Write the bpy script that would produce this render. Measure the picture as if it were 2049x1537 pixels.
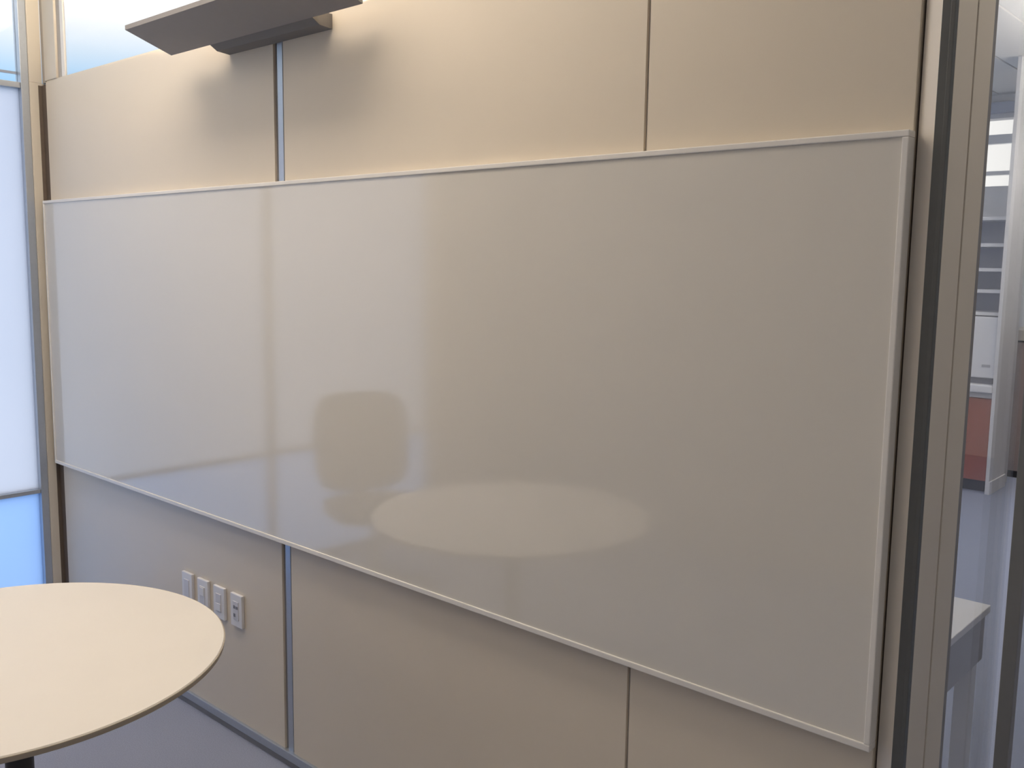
import bpy, bmesh, math
from mathutils import Vector, Matrix

for o in list(bpy.data.objects):
    bpy.data.objects.remove(o)
scene = bpy.context.scene
COL = scene.collection

# ------------------------------------------------------------------ camera
cam_d = bpy.data.cameras.new('camera')
cam = bpy.data.objects.new('camera', cam_d)
COL.objects.link(cam)
scene.camera = cam
cam_d.sensor_fit = 'HORIZONTAL'
cam_d.sensor_width = 36.0
cam_d.lens = 1896.1 / 2049 * 36.0
cam_d.clip_start = 0.02
yaw, pitch, roll = math.radians(42.0845), math.radians(-7.2342), math.radians(0.7871)
F = Vector((-math.sin(yaw) * math.cos(pitch), math.cos(yaw) * math.cos(pitch), math.sin(pitch)))
r0 = Vector((math.cos(yaw), math.sin(yaw), 0))
u0 = r0.cross(F)
Rr = r0 * math.cos(roll) + u0 * math.sin(roll)
Uu = -r0 * math.sin(roll) + u0 * math.cos(roll)
m = Matrix((Rr, Uu, -F)).transposed().to_4x4()
m.translation = Vector((4.294, -1.747, 1.697))
cam.matrix_world = m

# ------------------------------------------------------------------ sky
world = bpy.data.worlds.new('sky')
scene.world = world
world.use_nodes = True
nt = world.node_tree
nt.nodes.clear()
out = nt.nodes.new('ShaderNodeOutputWorld')
bg = nt.nodes.new('ShaderNodeBackground')
tc = nt.nodes.new('ShaderNodeTexCoord')
sep = nt.nodes.new('ShaderNodeSeparateXYZ')
ramp = nt.nodes.new('ShaderNodeValToRGB')
nt.links.new(tc.outputs['Generated'], sep.inputs[0])
nt.links.new(sep.outputs['Z'], ramp.inputs[0])
nt.links.new(ramp.outputs[0], bg.inputs[0])
nt.links.new(bg.outputs[0], out.inputs[0])
cr = ramp.color_ramp
cr.elements[0].position = 0.0
cr.elements[0].color = (0.30, 0.42, 0.57, 1)
cr.elements[1].position = 0.157
cr.elements[1].color = (0.23, 0.39, 0.57, 1)
e = cr.elements.new(0.185); e.color = (0.40, 0.48, 0.57, 1)
e = cr.elements.new(0.21); e.color = (0.55, 0.57, 0.60, 1)
e = cr.elements.new(0.24); e.color = (0.75, 0.76, 0.77, 1)
e = cr.elements.new(0.40); e.color = (1.05, 1.05, 1.06, 1)
e = cr.elements.new(1.0); e.color = (1.1, 1.1, 1.12, 1)
bg.inputs[1].default_value = 1.5

# ------------------------------------------------------------------ exposure
vs = scene.view_settings
vs.view_transform = 'Standard'
vs.look = 'None'
vs.gamma = 1.0
vs.use_curve_mapping = False
vs.exposure = 0.36
WASH_W = 8.6       # warm ceiling slot that washes the panelled wall
PANEL_W = 1.9      # warm ceiling panels in the meeting room
TUBE_W = 200.0      # warm upward strip inside the wall light
HALL_W = 8.5       # corridor ceiling panels
NEXT_W = 12.0       # fill lights added to brighten the room next door

# ------------------------------------------------------------------ materials
def mat(name, col, rough=0.5, metal=0.0, spec=0.5, noise=0.0, nscale=40.0, bump=0.0, bscale=200.0):
    mt = bpy.data.materials.new(name)
    mt.use_nodes = True
    n = mt.node_tree
    b = n.nodes['Principled BSDF']
    b.inputs['Roughness'].default_value = rough
    b.inputs['Metallic'].default_value = metal
    b.inputs['Specular IOR Level'].default_value = spec
    t = n.nodes.new('ShaderNodeTexCoord')
    nz = n.nodes.new('ShaderNodeTexNoise')
    nz.inputs['Scale'].default_value = nscale
    nz.inputs['Detail'].default_value = 4
    n.links.new(t.outputs['Object'], nz.inputs['Vector'])
    rp = n.nodes.new('ShaderNodeValToRGB')
    a = max(0.0, 1 - noise)
    rp.color_ramp.elements[0].position = 0.3
    rp.color_ramp.elements[1].position = 0.7
    rp.color_ramp.elements[0].color = (col[0] * a, col[1] * a, col[2] * a, 1)
    rp.color_ramp.elements[1].color = (col[0], col[1], col[2], 1)
    n.links.new(nz.outputs[0], rp.inputs[0])
    n.links.new(rp.outputs[0], b.inputs['Base Color'])
    if bump:
        n2 = n.nodes.new('ShaderNodeTexNoise')
        n2.inputs['Scale'].default_value = bscale
        n.links.new(t.outputs['Object'], n2.inputs['Vector'])
        bp = n.nodes.new('ShaderNodeBump')
        bp.inputs['Strength'].default_value = bump
        bp.inputs['Distance'].default_value = 0.002
        n.links.new(n2.outputs[0], bp.inputs['Height'])
        n.links.new(bp.outputs[0], b.inputs['Normal'])
    return mt

def emit(name, col, s):
    mt = bpy.data.materials.new(name)
    mt.use_nodes = True
    n = mt.node_tree
    n.nodes.clear()
    o = n.nodes.new('ShaderNodeOutputMaterial')
    em = n.nodes.new('ShaderNodeEmission')
    em.inputs[0].default_value = (*col, 1)
    em.inputs[1].default_value = s
    n.links.new(em.outputs[0], o.inputs[0])
    return mt

def glass(name, tint=(0.985, 0.99, 0.99)):
    mt = bpy.data.materials.new(name)
    mt.use_nodes = True
    n = mt.node_tree
    n.nodes.clear()
    o = n.nodes.new('ShaderNodeOutputMaterial')
    tr = n.nodes.new('ShaderNodeBsdfTransparent')
    tr.inputs[0].default_value = (*tint, 1)
    gl = n.nodes.new('ShaderNodeBsdfGlossy')
    gl.inputs['Roughness'].default_value = 0.02
    lw = n.nodes.new('ShaderNodeLayerWeight')
    pw = n.nodes.new('ShaderNodeMath'); pw.operation = 'POWER'; pw.inputs[1].default_value = 5.0
    fr = n.nodes.new('ShaderNodeMath'); fr.operation = 'MULTIPLY_ADD'
    fr.inputs[1].default_value = 0.9; fr.inputs[2].default_value = 0.035
    n.links.new(lw.outputs['Facing'], pw.inputs[0])
    n.links.new(pw.outputs[0], fr.inputs[0])
    mx = n.nodes.new('ShaderNodeMixShader')
    n.links.new(fr.outputs[0], mx.inputs[0])
    n.links.new(tr.outputs[0], mx.inputs[1])
    n.links.new(gl.outputs[0], mx.inputs[2])
    n.links.new(mx.outputs[0], o.inputs[0])
    return mt

def frosted(name, col):
    mt = bpy.data.materials.new(name)
    mt.use_nodes = True
    n = mt.node_tree
    n.nodes.clear()
    o = n.nodes.new('ShaderNodeOutputMaterial')
    tl = n.nodes.new('ShaderNodeBsdfTranslucent')
    t = n.nodes.new('ShaderNodeTexCoord')
    nz = n.nodes.new('ShaderNodeTexNoise')
    nz.inputs['Scale'].default_value = 2.0
    rp = n.nodes.new('ShaderNodeValToRGB')
    rp.color_ramp.elements[0].color = (col[0] * .96, col[1] * .97, col[2] * .98, 1)
    rp.color_ramp.elements[1].color = (*col, 1)
    n.links.new(t.outputs['Object'], nz.inputs['Vector'])
    n.links.new(nz.outputs[0], rp.inputs[0])
    n.links.new(rp.outputs[0], tl.inputs[0])
    gl = n.nodes.new('ShaderNodeBsdfGlossy')
    gl.inputs['Roughness'].default_value = 0.3
    mx = n.nodes.new('ShaderNodeMixShader')
    mx.inputs[0].default_value = 0.05
    n.links.new(tl.outputs[0], mx.inputs[1])
    n.links.new(gl.outputs[0], mx.inputs[2])
    n.links.new(mx.outputs[0], o.inputs[0])
    return mt

M = dict(
    panel=mat('beige_panel', (0.71, 0.64, 0.535), 0.42, noise=0.02, nscale=3),
    board=mat('whiteboard_enamel', (0.70, 0.68, 0.635), 0.07, spec=1.0, noise=0.01, nscale=2),
    boardframe=mat('white_frame', (0.80, 0.78, 0.75), 0.4, noise=0.01),
    alu=mat('satin_aluminium', (0.50, 0.54, 0.60), 0.35, metal=0.75, noise=0.04, nscale=80),
    alu_dark=mat('dark_aluminium', (0.12, 0.125, 0.125), 0.45, metal=0.3, noise=0.05),
    alu_grey=mat('grey_gasket', (0.24, 0.24, 0.25), 0.5, noise=0.04),
    post=mat('beige_post', (0.66, 0.61, 0.53), 0.45, noise=0.03, nscale=6),
    jamb=mat('cream_jamb', (0.76, 0.71, 0.64), 0.45, noise=0.02, nscale=6),
    gap=mat('dark_recess', (0.13, 0.10, 0.078), 0.7, noise=0.1),
    fixture=mat('grey_lamp_housing', (0.27, 0.255, 0.25), 0.55, metal=0.0, noise=0.03),
    bracket=mat('shade_toned_bracket', (0.17, 0.16, 0.155), 0.6, noise=0.03),  # darker than the housing: its unlit underside is put into the colour
    fix_in=mat('white_reflector', (0.85, 0.84, 0.82), 0.5),
    tabletop=mat('warm_white_laminate', (0.80, 0.76, 0.70), 0.5, noise=0.02, nscale=5),
    tabedge=mat('table_edge_band', (0.42, 0.36, 0.28), 0.5, noise=0.05),
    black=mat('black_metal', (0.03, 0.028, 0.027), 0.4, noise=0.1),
    plate=mat('white_plastic', (0.78, 0.78, 0.80), 0.35, noise=0.01),
    insert=mat('white_plastic_insert', (0.66, 0.66, 0.70), 0.35, noise=0.01),
    slot=mat('socket_slot', (0.22, 0.22, 0.25), 0.6),
    carpet=mat('grey_carpet', (0.335, 0.365, 0.475), 0.95, spec=0.1, noise=0.25, nscale=300, bump=0.5, bscale=500),
    ceil=mat('white_ceiling', (0.80, 0.79, 0.77), 0.8, noise=0.02),
    wallw=mat('offwhite_paint', (0.66, 0.66, 0.68), 0.7, noise=0.02),
    wallb=mat('beige_paint', (0.50, 0.45, 0.39), 0.7, noise=0.02),
    white=mat('white_lacquer', (0.78, 0.78, 0.80), 0.4, noise=0.01),
    bluegrey=mat('bluegrey_board', (0.44, 0.47, 0.56), 0.5, noise=0.03),
    red=mat('rust_red_laminate', (0.36, 0.10, 0.06), 0.5, noise=0.1),
    brown=mat('brown_laminate', (0.30, 0.24, 0.23), 0.5, noise=0.06),
    grey=mat('grey_stone', (0.42, 0.42, 0.45), 0.5, noise=0.05),
    tan=mat('tan_board', (0.44, 0.41, 0.37), 0.6, noise=0.05),
    seat=mat('dark_grey_fabric', (0.10, 0.10, 0.11), 0.9, noise=0.2, nscale=200),
    clear=glass('clear_glass'),
    frost=frosted('frosted_glass', (0.82, 0.82, 0.86)),
    frost_blue=frosted('blue_frosted_glass', (0.62, 0.76, 0.97)),
    frost_white=frosted('white_window_blind', (0.95, 0.95, 0.95)),
    bright=emit('glowing_window_pane', (1.0, 0.98, 0.95), 1.1),  # pane emits by itself, standing in for brightness behind the window
    lamp=emit('warm_strip_glow', (1.0, 0.83, 0.61), TUBE_W),
    panel_l=emit('warm_panel_glow', (1.0, 0.85, 0.68), PANEL_W),
    wash_l=emit('warm_slot_glow', (1.0, 0.86, 0.71), WASH_W),
    panel_h=emit('corridor_panel_glow', (1.0, 0.88, 0.72), HALL_W),
    panel_n=emit('next_room_fill_glow', (1.0, 0.94, 0.88), NEXT_W),
)

# ------------------------------------------------------------------ helpers
def link_mesh(name, me, m_, parent=None, smooth=False):
    me.materials.append(M[m_])
    o = bpy.data.objects.new(name, me)
    COL.objects.link(o)
    if parent is not None:
        o.parent = parent
        o.matrix_parent_inverse = Matrix.Translation(-world_loc(parent))
    if smooth:
        for p in me.polygons:
            p.use_smooth = True
    return o

def world_loc(o):
    l = Vector(o.location)
    p = o.parent
    if p is not None:
        l = Vector(o.location) + o.matrix_parent_inverse.translation + world_loc(p)
    return l

def box(name, lo, hi, m_, parent=None, bevel=0.0, seg=2):
    """axis aligned box between two world corners, origin at its centre"""
    lo, hi = Vector(lo), Vector(hi)
    c = (lo + hi) / 2
    bm = bmesh.new()
    bmesh.ops.create_cube(bm, size=1.0)
    d = hi - lo
    for v in bm.verts:
        v.co = Vector((v.co.x * d.x, v.co.y * d.y, v.co.z * d.z))
    if bevel:
        bmesh.ops.bevel(bm, geom=bm.edges[:], offset=min(bevel, min(d) * .45), segments=seg, affect='EDGES', profile=0.6)
    me = bpy.data.meshes.new(name)
    bm.to_mesh(me)
    bm.free()
    o = link_mesh(name, me, m_, parent)
    o.location = c
    return o

def lathe(name, prof, centre, m_, parent=None, n=96):
    """prof: list of (radius, z) world z; closed to the axis at both ends"""
    bm = bmesh.new()
    rings = []
    for r, z in prof:
        if r <= 1e-6:
            rings.append([bm.verts.new((0, 0, z))])
        else:
            rings.append([bm.verts.new((r * math.cos(2 * math.pi * i / n), r * math.sin(2 * math.pi * i / n), z)) for i in range(n)])
    for a, b in zip(rings, rings[1:]):
        for i in range(n):
            j = (i + 1) % n
            if len(a) == 1:
                bm.faces.new((a[0], b[i], b[j]))
            elif len(b) == 1:
                bm.faces.new((a[i], b[0], a[j]))
            else:
                bm.faces.new((a[i], b[i], b[j], a[j]))
    bmesh.ops.recalc_face_normals(bm, faces=bm.faces[:])
    me = bpy.data.meshes.new(name)
    bm.to_mesh(me)
    bm.free()
    o = link_mesh(name, me, m_, parent, smooth=True)
    o.location = (centre[0], centre[1], 0)
    try:
        me.set_sharp_from_angle(angle=math.radians(40))
    except Exception:
        pass
    return o

def prism_x(name, prof, x0, x1, m_, parent=None):
    """closed (y,z) outline extruded along x"""
    bm = bmesh.new()
    xc = (x0 + x1) / 2
    a = [bm.verts.new((x0 - xc, y, z)) for y, z in prof]
    b = [bm.verts.new((x1 - xc, y, z)) for y, z in prof]
    n = len(prof)
    bm.faces.new(a)
    bm.faces.new(b)
    for i in range(n):
        j = (i + 1) % n
        bm.faces.new((a[i], a[j], b[j], b[i]))
    bmesh.ops.recalc_face_normals(bm, faces=bm.faces[:])
    me = bpy.data.meshes.new(name)
    bm.to_mesh(me)
    bm.free()
    o = link_mesh(name, me, m_, parent)
    o.location = (xc, 0, 0)
    return o

def tag(o, label=None, cat=None, group=None, kind=None):
    if label: o['label'] = label
    if cat: o['category'] = cat
    if group: o['group'] = group
    if kind: o['kind'] = kind
    return o

def empty(name, loc, label=None, cat=None, group=None, kind=None):
    o = bpy.data.objects.new(name, None)
    COL.objects.link(o)
    o.location = loc
    o.empty_display_size = 0.1
    return tag(o, label, cat, group, kind)

CEIL = 3.25
XL = -0.03           # inner face of the window wall
XE = 3.725           # corridor face of the end post
TOP = 2.437          # top of the panelled wall
SEAM1, SEAM2 = 1.728, 3.095
WBX = 3.668

# ------------------------------------------------------------------ room shell
tag(box('floor', (-0.4, -6.0, -0.2), (8.0, 9.2, 0.0), 'carpet'), 'grey carpet floor running through the office', 'floor', kind='structure')
ceil_ = tag(box('ceiling', (-0.4, -6.0, CEIL), (8.0, 9.2, CEIL + 0.2), 'ceil'), 'white office ceiling', 'ceiling', kind='structure')
# ceiling tiles of the room next door (joints seen through the glass)
tx = [0.45 + 0.413 * i for i in range(8)]
for i in range(7):
    box('ceiling_tile', (tx[i] + .008, 3.4, CEIL - 0.018), (tx[i + 1] - .008, 7.5, CEIL), 'ceil', ceil_)

# panelled wall
wall = empty('wall_back', (0, 0.06, 0), 'beige panelled partition wall behind the whiteboard', 'wall', kind='structure')
box('wall_core', (XL, 0.018, 0.0), (3.668, 0.11, TOP), 'gap', wall)
box('panel', (0.014, 0.0, 0.055), (SEAM1 - 0.026, 0.018, TOP), 'panel', wall, 0.001)
box('panel', (SEAM1 + 0.026, 0.0, 0.055), (SEAM2 - 0.004, 0.018, TOP), 'panel', wall, 0.001)
box('panel', (SEAM2 + 0.004, 0.0, 0.055), (WBX - 0.004, 0.018, TOP), 'panel', wall, 0.001)
box('panel_joint', (SEAM1 - 0.026, 0.008, 0.055), (SEAM1 - 0.010, 0.018, TOP), 'alu_grey', wall)
box('panel_joint', (SEAM1 - 0.010, 0.003, 0.055), (SEAM1 + 0.018, 0.018, TOP), 'alu', wall, 0.001)
box('panel_joint', (SEAM1 + 0.018, 0.008, 0.055), (SEAM1 + 0.026, 0.018, TOP), 'alu_grey', wall)
box('panel_joint', (SEAM2 - 0.004, 0.007, 0.055), (SEAM2 + 0.004, 0.018, TOP), 'tan', wall)
box('top_rail', (0.014, 0.004, TOP), (WBX, 0.106, TOP + 0.006), 'panel', wall)
box('panel', (0.014, 0.11, 0.055), (WBX, 0.128, TOP), 'panel', wall)

bb = empty('baseboard_back', (1.8, 0, 0), 'satin aluminium skirting rail along the panelled wall', 'baseboard', kind='structure')
box('rail', (0.0, -0.010, 0.026), (WBX, 0.018, 0.055), 'alu', bb, 0.002)
box('kick_strip', (0.0, -0.002, 0.0), (WBX, 0.018, 0.026), 'alu_grey', bb)

# clerestory above the wall
cl = empty('window_2', (1.8, 0.05, TOP), 'clear clerestory glazing above the panelled wall', 'window', kind='structure')
box('frame_post', (0.006, 0.0, TOP + .006), (0.122, 0.028, CEIL), 'post', cl, 0.002)
box('frame_joint', (XL, 0.005, TOP), (0.006, 0.028, CEIL), 'tan', cl)
box('frame_bead', (0.122, 0.010, TOP + .006), (0.165, 0.028, CEIL), 'tan', cl)
box('frame_bead', (0.165, 0.006, TOP + .006), (0.195, 0.016, CEIL), 'boardframe', cl, 0.002)
box('pane', (0.195, 0.010, TOP + .006), (1.95, 0.016, CEIL - 0.03), 'clear', cl)
box('pane', (1.99, 0.046, TOP + .006), (WBX, 0.054, CEIL - 0.03), 'clear', cl)
box('frame_post', (1.95, 0.01, TOP + .006), (1.99, 0.09, CEIL - 0.03), 'post', cl, 0.002)
box('head_rail', (0.195, 0.01, CEIL - 0.03), (WBX, 0.09, CEIL), 'post', cl)

# window wall on the left
YE = -2.32           # end of the glazing
wn = empty('window_1', (XL - 0.05, -1.2, 0), 'tall frosted window wall with blue lower panes', 'window', kind='structure')
box('corner_post', (XL - 0.10, -0.050, 0.0), (XL, 0.10, TOP), 'post', wn, 0.002)
box('corner_post', (XL - 0.06, -0.050, TOP), (XL, 0.004, CEIL), 'post', wn, 0.002)
box('pane', (XL - 0.045, 0.004, TOP), (XL - 0.035, 0.10, CEIL), 'clear', wn)
box('gasket', (XL - 0.06, -0.082, 0.0), (XL - 0.004, -0.050, CEIL), 'alu', wn, 0.002)
box('recess_strip', (XL, -0.014, 0.0), (XL + 0.001, 0.001, TOP - 0.01), 'gap', wn)
box('recess_strip', (XL, 0.001, 0.0), (0.0135, 0.018, TOP - 0.01), 'gap', wn)
ys = [-0.082, -1.20, YE]
for k in range(2):
    a, b = ys[k + 1] + (0.04 if k == 0 else 0), ys[k]
    box('pane', (XL - 0.045, a, 0.05), (XL - 0.035, b, 0.650), 'frost_blue', wn)
    box('pane', (XL - 0.045, a, 0.668), (XL - 0.035, b, 2.408), 'frost', wn)
    box('pane', (XL - 0.045, a, 2.432), (XL - 0.035, b, CEIL), 'clear', wn)
    box('transom', (XL - 0.06, a, 2.408), (XL - 0.010, b, 2.432), 'alu', wn, 0.002)
    box('transom', (XL - 0.06, a, 0.650), (XL - 0.010, b, 0.668), 'alu', wn, 0.002)
    box('sill_rail', (XL - 0.06, a, 0.0), (XL - 0.010, b, 0.05), 'alu', wn, 0.002)
    box('glazing_bar', (XL - 0.062, a, 2.470), (XL - 0.052, b, 2.480), 'bluegrey', wn)
box('mullion', (XL - 0.06, -1.20, 0.0), (XL - 0.010, -1.16, CEIL), 'alu', wn, 0.002)
box('end_post', (XL - 0.10, YE - 0.10, 0.0), (XL, YE, CEIL), 'post', wn, 0.002)

# the same window wall continuing past the partition
w3 = empty('window_3', (XL - 0.05, 4.0, 0), 'window wall of the room next door', 'window', kind='structure')
ya = 0.10
for k in range(5):
    yb = ya + 1.45
    box('mullion', (XL - 0.06, yb - 0.04, 0.0), (XL - 0.010, yb, CEIL), 'alu', w3)
    box('pane', (XL - 0.045, ya, 0.02), (XL - 0.035, yb - 0.04, 2.408), 'frost', w3)
    box('pane', (XL - 0.045, ya, 2.432), (XL - 0.035, yb - 0.04, CEIL), 'clear', w3)
    box('transom', (XL - 0.06, ya, 2.408), (XL - 0.010, yb - 0.04, 2.432), 'alu', w3)
    ya = yb

# remaining walls of the place
tag(box('wall_left', (-0.23, -3.2, 0.0), (XL, YE - 0.10, CEIL), 'wallb'), 'beige side wall beyond the window', 'wall', kind='structure')
tag(box('wall_front', (-0.23, -3.35, 0.0), (3.4, -3.2, CEIL), 'wallb'), 'beige wall facing the whiteboard', 'wall', kind='structure')
tag(box('wall_right', (7.6, -6.0, 0.0), (7.8, 9.2, CEIL), 'wallb'), 'corridor side wall', 'wall', kind='structure')
tag(box('wall_corridor_end', (3.4, -6.0, 0.0), (7.6, -5.8, CEIL), 'wallb'), 'corridor end wall', 'wall', kind='structure')

# far wall of the room next door, with a high bright window
fw = empty('wall_far', (3, 7.6, 0), 'off-white far wall of the room next door', 'wall', kind='structure')
YF = 7.5
box('wall_piece', (XL, YF, 0.0), (1.20, YF + 0.2, CEIL), 'wallw', fw)
box('wall_piece', (1.20, YF, 0.0), (1.862, YF + 0.2, 2.44), 'wallw', fw)
box('wall_piece', (1.20, YF, 3.03), (1.862, YF + 0.2, CEIL), 'wallw', fw)
box('wall_piece', (1.862, YF, 0.0), (7.6, YF + 0.2, CEIL), 'wallw', fw)
box('header_beam', (XL, YF - 0.06, 3.07), (3.7, YF, 3.16), 'bluegrey', fw)
w4 = empty('window_4', (1.5, YF + 0.1, 2.44), 'high bright window with two horizontal bars in the far wall', 'window', kind='structure')
box('pane', (1.20, YF + 0.15, 2.44), (1.862, YF + 0.16, 3.03), 'bright', w4)
box('glazing_bar', (1.20, YF + 0.08, 2.82), (1.862, YF + 0.15, 2.90), 'white', w4)
box('glazing_bar', (1.20, YF + 0.08, 2.545), (1.862, YF + 0.15, 2.58), 'white', w4)

# end post of the wall and the glass front next to it
ep = empty('trim_1', (3.70, 0.1, 0), 'beige door post with dark channel at the end of the panelled wall', 'post', kind='structure')
bm = bmesh.new()
jp = [(3.669, 0.10), (3.669, 0.010), (3.703, -0.008), (3.703, 0.10)]
ja = [bm.verts.new((x, y, 0.0)) for x, y in jp]
jb = [bm.verts.new((x, y, CEIL)) for x, y in jp]
bm.faces.new(ja); bm.faces.new(jb)
for i in range(4):
    bm.faces.new((ja[i], ja[(i + 1) % 4], jb[(i + 1) % 4], jb[i]))
bmesh.ops.recalc_face_normals(bm, faces=bm.faces[:])
me = bpy.data.meshes.new('jamb_strip'); bm.to_mesh(me); bm.free()
link_mesh('jamb_strip', me, 'jamb', ep)
box('dark_channel', (3.703, -0.010, 0.0), (3.717, 0.004, CEIL), 'alu_dark', ep)
box('dark_channel', (3.717, -0.012, 0.0), (XE, 0.005, CEIL), 'alu_dark', ep, 0.001)
box('cover_board', (3.703, 0.005, 0.0), (XE, 0.104, CEIL), 'post', ep, 0.0015)
box('cover_joint', (3.703, 0.104, 0.0), (XE - 0.006, 0.112, CEIL), 'gap', ep)
box('cover_board', (3.675, 0.112, 0.0), (XE, 0.206, CEIL), 'post', ep, 0.0015)
box('edge_gasket', (3.680, 0.206, 0.0), (XE - 0.002, 0.230, CEIL), 'alu_grey', ep, 0.001)
gf = empty('window_5', (3.70, 1.5, 0), 'clear glass front of the room next door', 'window', kind='structure')
box('pane', (3.698, 0.23, 0.02), (3.706, 0.665, CEIL), 'clear', gf)
box('mullion', (3.716, 0.655, 0.0), (3.748, 0.690, CEIL), 'alu_grey', gf, 0.002)
box('pane', (3.720, 0.69, 0.02), (3.728, 2.6, CEIL), 'clear', gf)
box('mullion', (3.690, 2.6, 0.0), (3.727, 2.64, CEIL), 'alu_grey', gf, 0.002)
box('pane', (3.698, 2.64, 0.02), (3.706, 4.6, CEIL), 'clear', gf)

# ------------------------------------------------------------------ whiteboard
wb = empty('whiteboard', (WBX / 2, -0.015, 0.787), 'long white magnetic whiteboard with slim white frame on beige panels', 'whiteboard')
WZ0, WZ1 = 0.787, 1.939
box('writing_surface', (0.010, -0.027, WZ0 + 0.010), (WBX - 0.010, -0.002, WZ1 - 0.010), 'board', wb)
box('frame_rail', (0.0, -0.031, WZ1 - 0.012), (WBX, 0.0, WZ1), 'boardframe', wb, 0.002)
box('frame_rail', (0.0, -0.031, WZ0), (WBX, 0.0, WZ0 + 0.014), 'boardframe', wb, 0.002)
box('frame_rail', (0.0, -0.031, WZ0 + 0.014), (0.010, 0.0, WZ1 - 0.012), 'boardframe', wb, 0.002)
box('frame_rail', (WBX - 0.012, -0.031, WZ0 + 0.014), (WBX, 0.0, WZ1 - 0.012), 'boardframe', wb, 0.002)

# ------------------------------------------------------------------ wall light
wl = empty('wall_light', (SEAM1, -0.1, 2.37), 'grey wedge-shaped uplight bracketed to the wall above the whiteboard', 'wall light')
LX0, LX1 = SEAM1 - 0.503, SEAM1 + 0.503
yb_, zb_ = -0.077, 2.376
yf_, zf_ = -0.235, 2.430
t = 0.006
# sloping underside with low lips at front and back: an open tray
prism_x('housing', [(yb_, zb_), (yf_, zf_), (yf_, zf_ + 0.014), (yf_ + t, zf_ + 0.014), (yf_ + t, zf_ + t),
                    (yb_ - t, zb_ + t + 0.002), (yb_ - t, zb_ + 0.042), (yb_, zb_ + 0.042)], LX0, LX1, 'fixture', wl)
for x0, x1 in ((LX0 - 0.003, LX0), (LX1, LX1 + 0.003)):
    prism_x('end_cap', [(yb_, zb_), (yf_, zf_), (yf_, zf_ + 0.014), (yb_, zb_ + 0.042)], x0, x1, 'fixture', wl)
prism_x('mounting_bracket', [(yb_, 2.384), (-0.045, 2.364), (0.0, 2.360), (0.0, 2.402), (yb_, 2.402)], SEAM1 - 0.273, SEAM1 + 0.273, 'bracket', wl)
prism_x('lamp_strip', [(-0.105, 2.394), (-0.195, 2.425), (-0.195, 2.428), (-0.105, 2.397)], SEAM1 - 0.46, SEAM1 + 0.46, 'lamp', wl)

# ------------------------------------------------------------------ round table
TC = (1.906, -0.959)
PC = (1.945, -0.926)
tbl = empty('round_table', (PC[0], PC[1], 0), 'round white-topped table on a black column beside the socket plates', 'table')
R_ = 0.536
top = lathe('tabletop', [(0, 0.721), (R_ - 0.012, 0.721), (R_ - 0.003, 0.725), (R_ - 0.001, 0.737), (R_ - 0.003, 0.7395), (0, 0.740)], TC, 'tabletop', tbl, 160)
lathe('edge_band', [(R_ - 0.030, 0.7200), (R_ - 0.011, 0.7200), (R_ - 0.001, 0.7245), (R_ + 0.0008, 0.7365), (R_ - 0.006, 0.7365)], TC, 'tabedge', top, 160)
lathe('column', [(0, 0.020), (0.032, 0.020), (0.032, 0.7), (0, 0.7)], PC, 'black', tbl, 40)
lathe('top_plate', [(0, 0.70), (0.15, 0.70), (0.15, 0.7200), (0, 0.7200)], PC, 'black', tbl, 48)
lathe('base', [(0, 0.0), (0.29, 0.0), (0.295, 0.006), (0.26, 0.014), (0.06, 0.026), (0.036, 0.05), (0, 0.05)], PC, 'black', tbl, 64)

# ------------------------------------------------------------------ socket plates
plates = [(1.061, 'blank white wall plate farthest from the aluminium seam', 0),
          (1.173, 'white wall plate with a narrow rocker, next to the blank plate', 1),
          (1.284, 'white wall plate half hidden by the round table edge', 2),
          (1.398, 'white socket plate with two dark openings, nearest the aluminium seam', 3)]
for x, lab, kind in plates:
    z0, z1 = 0.413, 0.532
    p_ = empty('wall_plate', (x + 0.036, 0, z0), lab, 'wall plate', 'wall plates under the whiteboard')
    box('plate', (x, -0.012, z0), (x + 0.072, 0.0, z1), 'plate', p_, 0.003)
    ins = box('insert', (x + 0.019, -0.0145, z0 + 0.026), (x + 0.053, -0.011, z1 - 0.026), 'insert', p_, 0.001)
    if kind == 1:
        box('rocker_edge', (x + 0.021, -0.017, z0 + 0.060), (x + 0.051, -0.0145, z0 + 0.090), 'plate', ins, 0.001)
    if kind == 2:
        box('rocker_edge', (x + 0.021, -0.016, z0 + 0.030), (x + 0.051, -0.0145, z0 + 0.058), 'plate', ins, 0.001)
    if kind == 3:
        box('opening', (x + 0.024, -0.0155, z0 + 0.067), (x + 0.034, -0.0140, z0 + 0.079), 'slot', ins)
        box('opening', (x + 0.038, -0.0155, z0 + 0.067), (x + 0.051, -0.0140, z0 + 0.077), 'slot', ins)
        box('opening', (x + 0.024, -0.0155, z0 + 0.037), (x + 0.035, -0.0140, z0 + 0.049), 'slot', ins)

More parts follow.
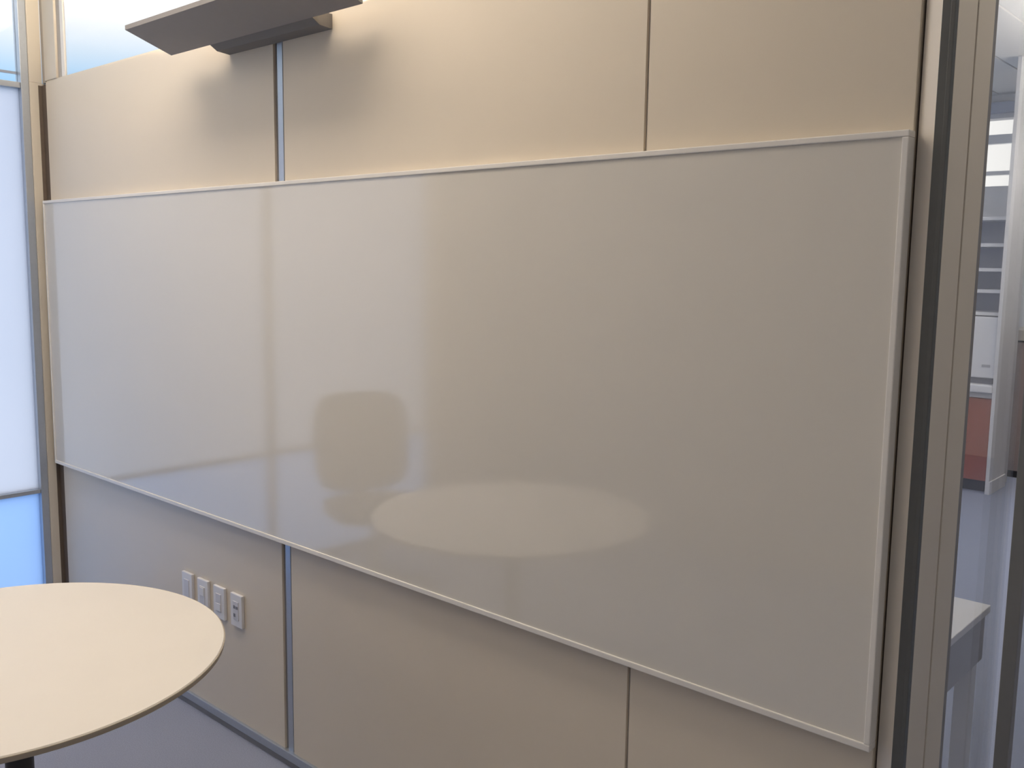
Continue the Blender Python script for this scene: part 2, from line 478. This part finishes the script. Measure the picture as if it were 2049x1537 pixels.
# ------------------------------------------------------------------ office chair (seen mirrored in the whiteboard)
def slab(name, sx, sy, sz, bend, M4, m_, parent, bevel):
    bm = bmesh.new()
    bmesh.ops.create_grid(bm, x_segments=12, y_segments=12, size=0.5)
    bmesh.ops.solidify(bm, geom=bm.faces[:], thickness=0.1)
    zs = [v.co.z for v in bm.verts]
    zm = (min(zs) + max(zs)) / 2
    for v in bm.verts:
        x, y, z = v.co.x, v.co.y, (v.co.z - zm) * 10
        k = (1 - min(1.0, (abs(2 * x) ** 6 + abs(2 * y) ** 6) / 2) * 0.55)
        sx_ = sx * (1 - 0.16 * abs(2 * y) ** 4)
        sy_ = sy * (1 - 0.12 * abs(2 * x) ** 4)
        v.co = Vector((x * sx_, y * sy_, z * sz * k + bend * (2 * x) ** 2))
        v.co = M4 @ v.co
    me = bpy.data.meshes.new(name); bm.to_mesh(me); bm.free()
    return link_mesh(name, me, m_, parent, smooth=True)

CH = Vector((0.62, -1.34, 0.0))
oc = empty('office_chair', CH, 'grey office chair between the window and the round table, mirrored in the whiteboard', 'chair')
face = Matrix.Rotation(math.radians(20), 4, 'Z')       # chair faces +x, towards the table
T = Matrix.Translation(CH) @ face
slab('seat', 0.48, 0.47, 0.07, 0.0, T @ Matrix.Translation((0.02, 0, 0.46)), 'seat', oc, 0)
slab('backrest', 0.50, 0.52, 0.04, 0.05, T @ Matrix.Translation((-0.24, 0, 0.76)) @ Matrix.Rotation(math.radians(-8), 4, 'Y') @ Matrix(((0, 0, 1, 0), (1, 0, 0, 0), (0, 1, 0, 0), (0, 0, 0, 1))), 'seat', oc, 0)
lathe('gas_column', [(0, 0.09), (0.026, 0.09), (0.026, 0.28), (0.016, 0.28), (0.016, 0.43), (0, 0.43)], CH, 'black', oc, 20)
bm = bmesh.new()
bmesh.ops.create_cube(bm, size=1.0)
for v in bm.verts:
    v.co = T @ Vector((-0.225 + v.co.x * 0.03 - (v.co.z + .5) * 0.02, v.co.y * 0.07, 0.50 + v.co.z * 0.20))
me = bpy.data.meshes.new('back_bracket'); bm.to_mesh(me); bm.free()
link_mesh('back_bracket', me, 'black', oc)
for k in range(5):
    q = T @ Matrix.Rotation(math.radians(72 * k), 4, 'Z')
    bm = bmesh.new()
    bmesh.ops.create_cube(bm, size=1.0)
    for v in bm.verts:
        tt = v.co.x + 0.5
        w = 0.05 - 0.022 * tt
        v.co = q @ Vector((0.02 + 0.27 * tt, v.co.y * w, 0.095 - 0.03 * tt + v.co.z * (0.04 - 0.015 * tt)))
    me = bpy.data.meshes.new('base_leg'); bm.to_mesh(me); bm.free()
    lg = link_mesh('base_leg', me, 'black', oc)
    bm = bmesh.new()
    bmesh.ops.create_cone(bm, cap_ends=True, segments=20, radius1=0.027, radius2=0.027, depth=0.04)
    for v in bm.verts:
        v.co = q @ Vector((0.29 + v.co.x, v.co.z, 0.027 + v.co.y))
    me = bpy.data.meshes.new('caster'); bm.to_mesh(me); bm.free()
    link_mesh('caster', me, 'black', lg)

# ------------------------------------------------------------------ next room: desk by the glass
dk = empty('desk', (3.2, 0.95, 0), 'white desk with deep grey apron standing behind the glass front', 'desk')
box('desktop', (2.40, 0.60, 0.720), (3.563, 1.131, 0.742), 'white', dk, 0.003)
box('apron', (2.42, 0.62, 0.580), (3.553, 1.121, 0.720), 'grey', dk, 0.002)
for x in (2.44, 3.50):
    for y in (0.63, 1.06):
        box('leg', (x, y, 0.0), (x + 0.045, y + 0.045, 0.580), 'white', dk, 0.002)

# ------------------------------------------------------------------ next room: shelf wall with red cabinet
rc = empty('red_cabinet', (1.7, 6.1, 0), 'rust red base cabinet under a pale worktop', 'cabinet')
CX1 = 2.235
box('body', (1.10, 5.98, 0.09), (CX1 - 0.01, 6.42, 0.735), 'red', rc)
box('plinth', (1.12, 6.02, 0.0), (CX1 - 0.03, 6.42, 0.09), 'black', rc)
for i in range(2):
    x0 = 1.105 + i * 0.574
    d_ = box('door', (x0, 5.955, 0.095), (x0 + 0.568, 5.98, 0.73), 'red', rc, 0.003)
    box('handle', (x0 + 0.05, 5.940, 0.66), (x0 + 0.20, 5.955, 0.675), 'alu', d_)
wt = empty('worktop', (1.7, 6.2, 0.735), 'white rounded worktop with grey edge on the red cabinet', 'worktop')
box('edge_strip', (1.09, 5.94, 0.735), (CX1, 6.42, 0.775), 'grey', wt)
box('slab', (1.08, 5.92, 0.775), (CX1, 6.42, 0.834), 'white', wt, 0.012, 3)
wbx = empty('storage_box', (1.95, 6.1, 0.834), 'pale box-shaped appliance with a small grey mark on the worktop', 'appliance')
box('foot_strip', (1.50, 6.02, 0.834), (CX1 - 0.03, 6.40, 0.882), 'slot', wbx)
box('body', (1.48, 5.99, 0.882), (CX1 - 0.01, 6.42, 1.345), 'white', wbx, 0.01)
box('mark', (2.13, 5.986, 0.965), (2.19, 5.991, 0.985), 'grey', wbx)
bc = empty('bookcase', (1.7, 6.3, 1.345), 'white open shelving with blue-grey back above the pale appliance', 'bookcase')
box('back_panel', (1.12, 6.40, 1.345), (CX1 - 0.02, 6.42, 2.09), 'bluegrey', bc)
box('side_panel', (1.10, 6.10, 1.345), (1.12, 6.42, 2.09), 'white', bc)
box('side_panel', (CX1 - 0.018, 6.10, 1.345), (CX1, 6.42, 2.09), 'white', bc)
for z in (1.352, 1.525, 1.688, 1.875, 2.075):
    box('shelf', (1.12, 6.10, z), (CX1 - 0.018, 6.40, z + 0.026), 'white', bc)
tag(box('trim_3', (1.05, 6.42, 0.0), (CX1, 6.52, 2.33), 'wallw'), 'low off-white partition carrying the open shelving', 'partition', kind='structure')
# tall white end panel and counter beyond it
co = empty('trim_2', (2.25, 6.3, 0), 'tall white end panel beside the shelving', 'panel', kind='structure')
box('end_panel', (CX1, 5.93, 0.0), (CX1 + 0.025, 6.34, CEIL - 0.02), 'white', co)
box('base_strip', (CX1 + 0.025, 5.92, 0.0), (CX1 + 0.037, 6.34, 0.10), 'white', co, 0.003)
cn = empty('counter', (2.6, 7.1, 0), 'brown fronted counter with a pale top beside the white end panel', 'counter')
box('body', (2.00, 6.72, 0.06), (3.3, 7.45, 1.12), 'brown', cn)
box('plinth', (2.02, 6.75, 0.0), (3.28, 7.44, 0.06), 'black', cn)
box('top', (2.08, 6.69, 1.135), (3.32, 7.46, 1.22), 'tan', cn, 0.004)
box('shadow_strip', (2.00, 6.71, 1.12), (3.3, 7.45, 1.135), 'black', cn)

# ------------------------------------------------------------------ ceiling lights
def ceiling_light(x, y, sx, sy, m_, label):
    o = empty('ceiling_light', (x, y, CEIL), label, 'ceiling light', 'ceiling lights')
    box('frame', (x - sx / 2 - .02, y - sy / 2 - .02, CEIL - 0.03), (x + sx / 2 + .02, y + sy / 2 + .02, CEIL), 'white', o)
    box('diffuser', (x - sx / 2, y - sy / 2, CEIL - 0.038), (x + sx / 2, y + sy / 2, CEIL - 0.03), m_, o)
ceiling_light(1.75, -0.65, 2.1, 0.36, 'wash_l', 'long warm ceiling slot light close to the panelled wall')
ceiling_light(1.5, -1.7, 2.2, 1.0, 'panel_l', 'warm rectangular ceiling panel between the round table and the facing wall')
ceiling_light(4.35, 0.5, 0.3, 1.2, 'panel_h', 'corridor ceiling panel near the door post')
ceiling_light(5.6, -3.0, 0.4, 1.2, 'panel_h', 'corridor ceiling panel toward the end wall')
ceiling_light(2.9, 3.0, 0.6, 0.6, 'panel_n', 'added square fill panel on the ceiling past the white desk')  # added fill, lifts the dim room behind the glass
pl = empty('fill_pendant', (3.05, 5.2, 2.80), 'long suspended fill light added out of view in front of the shelving wall', 'fill light')  # added out of view, glows both ways to brighten the ceiling there
box('glow_bar', (2.95, 4.0, 2.80), (3.15, 6.4, 2.86), 'panel_n', pl, 0.01)
for y in (4.3, 6.1):
    box('cable', (3.047, y, 2.86), (3.053, y + 0.006, CEIL), 'black', pl)
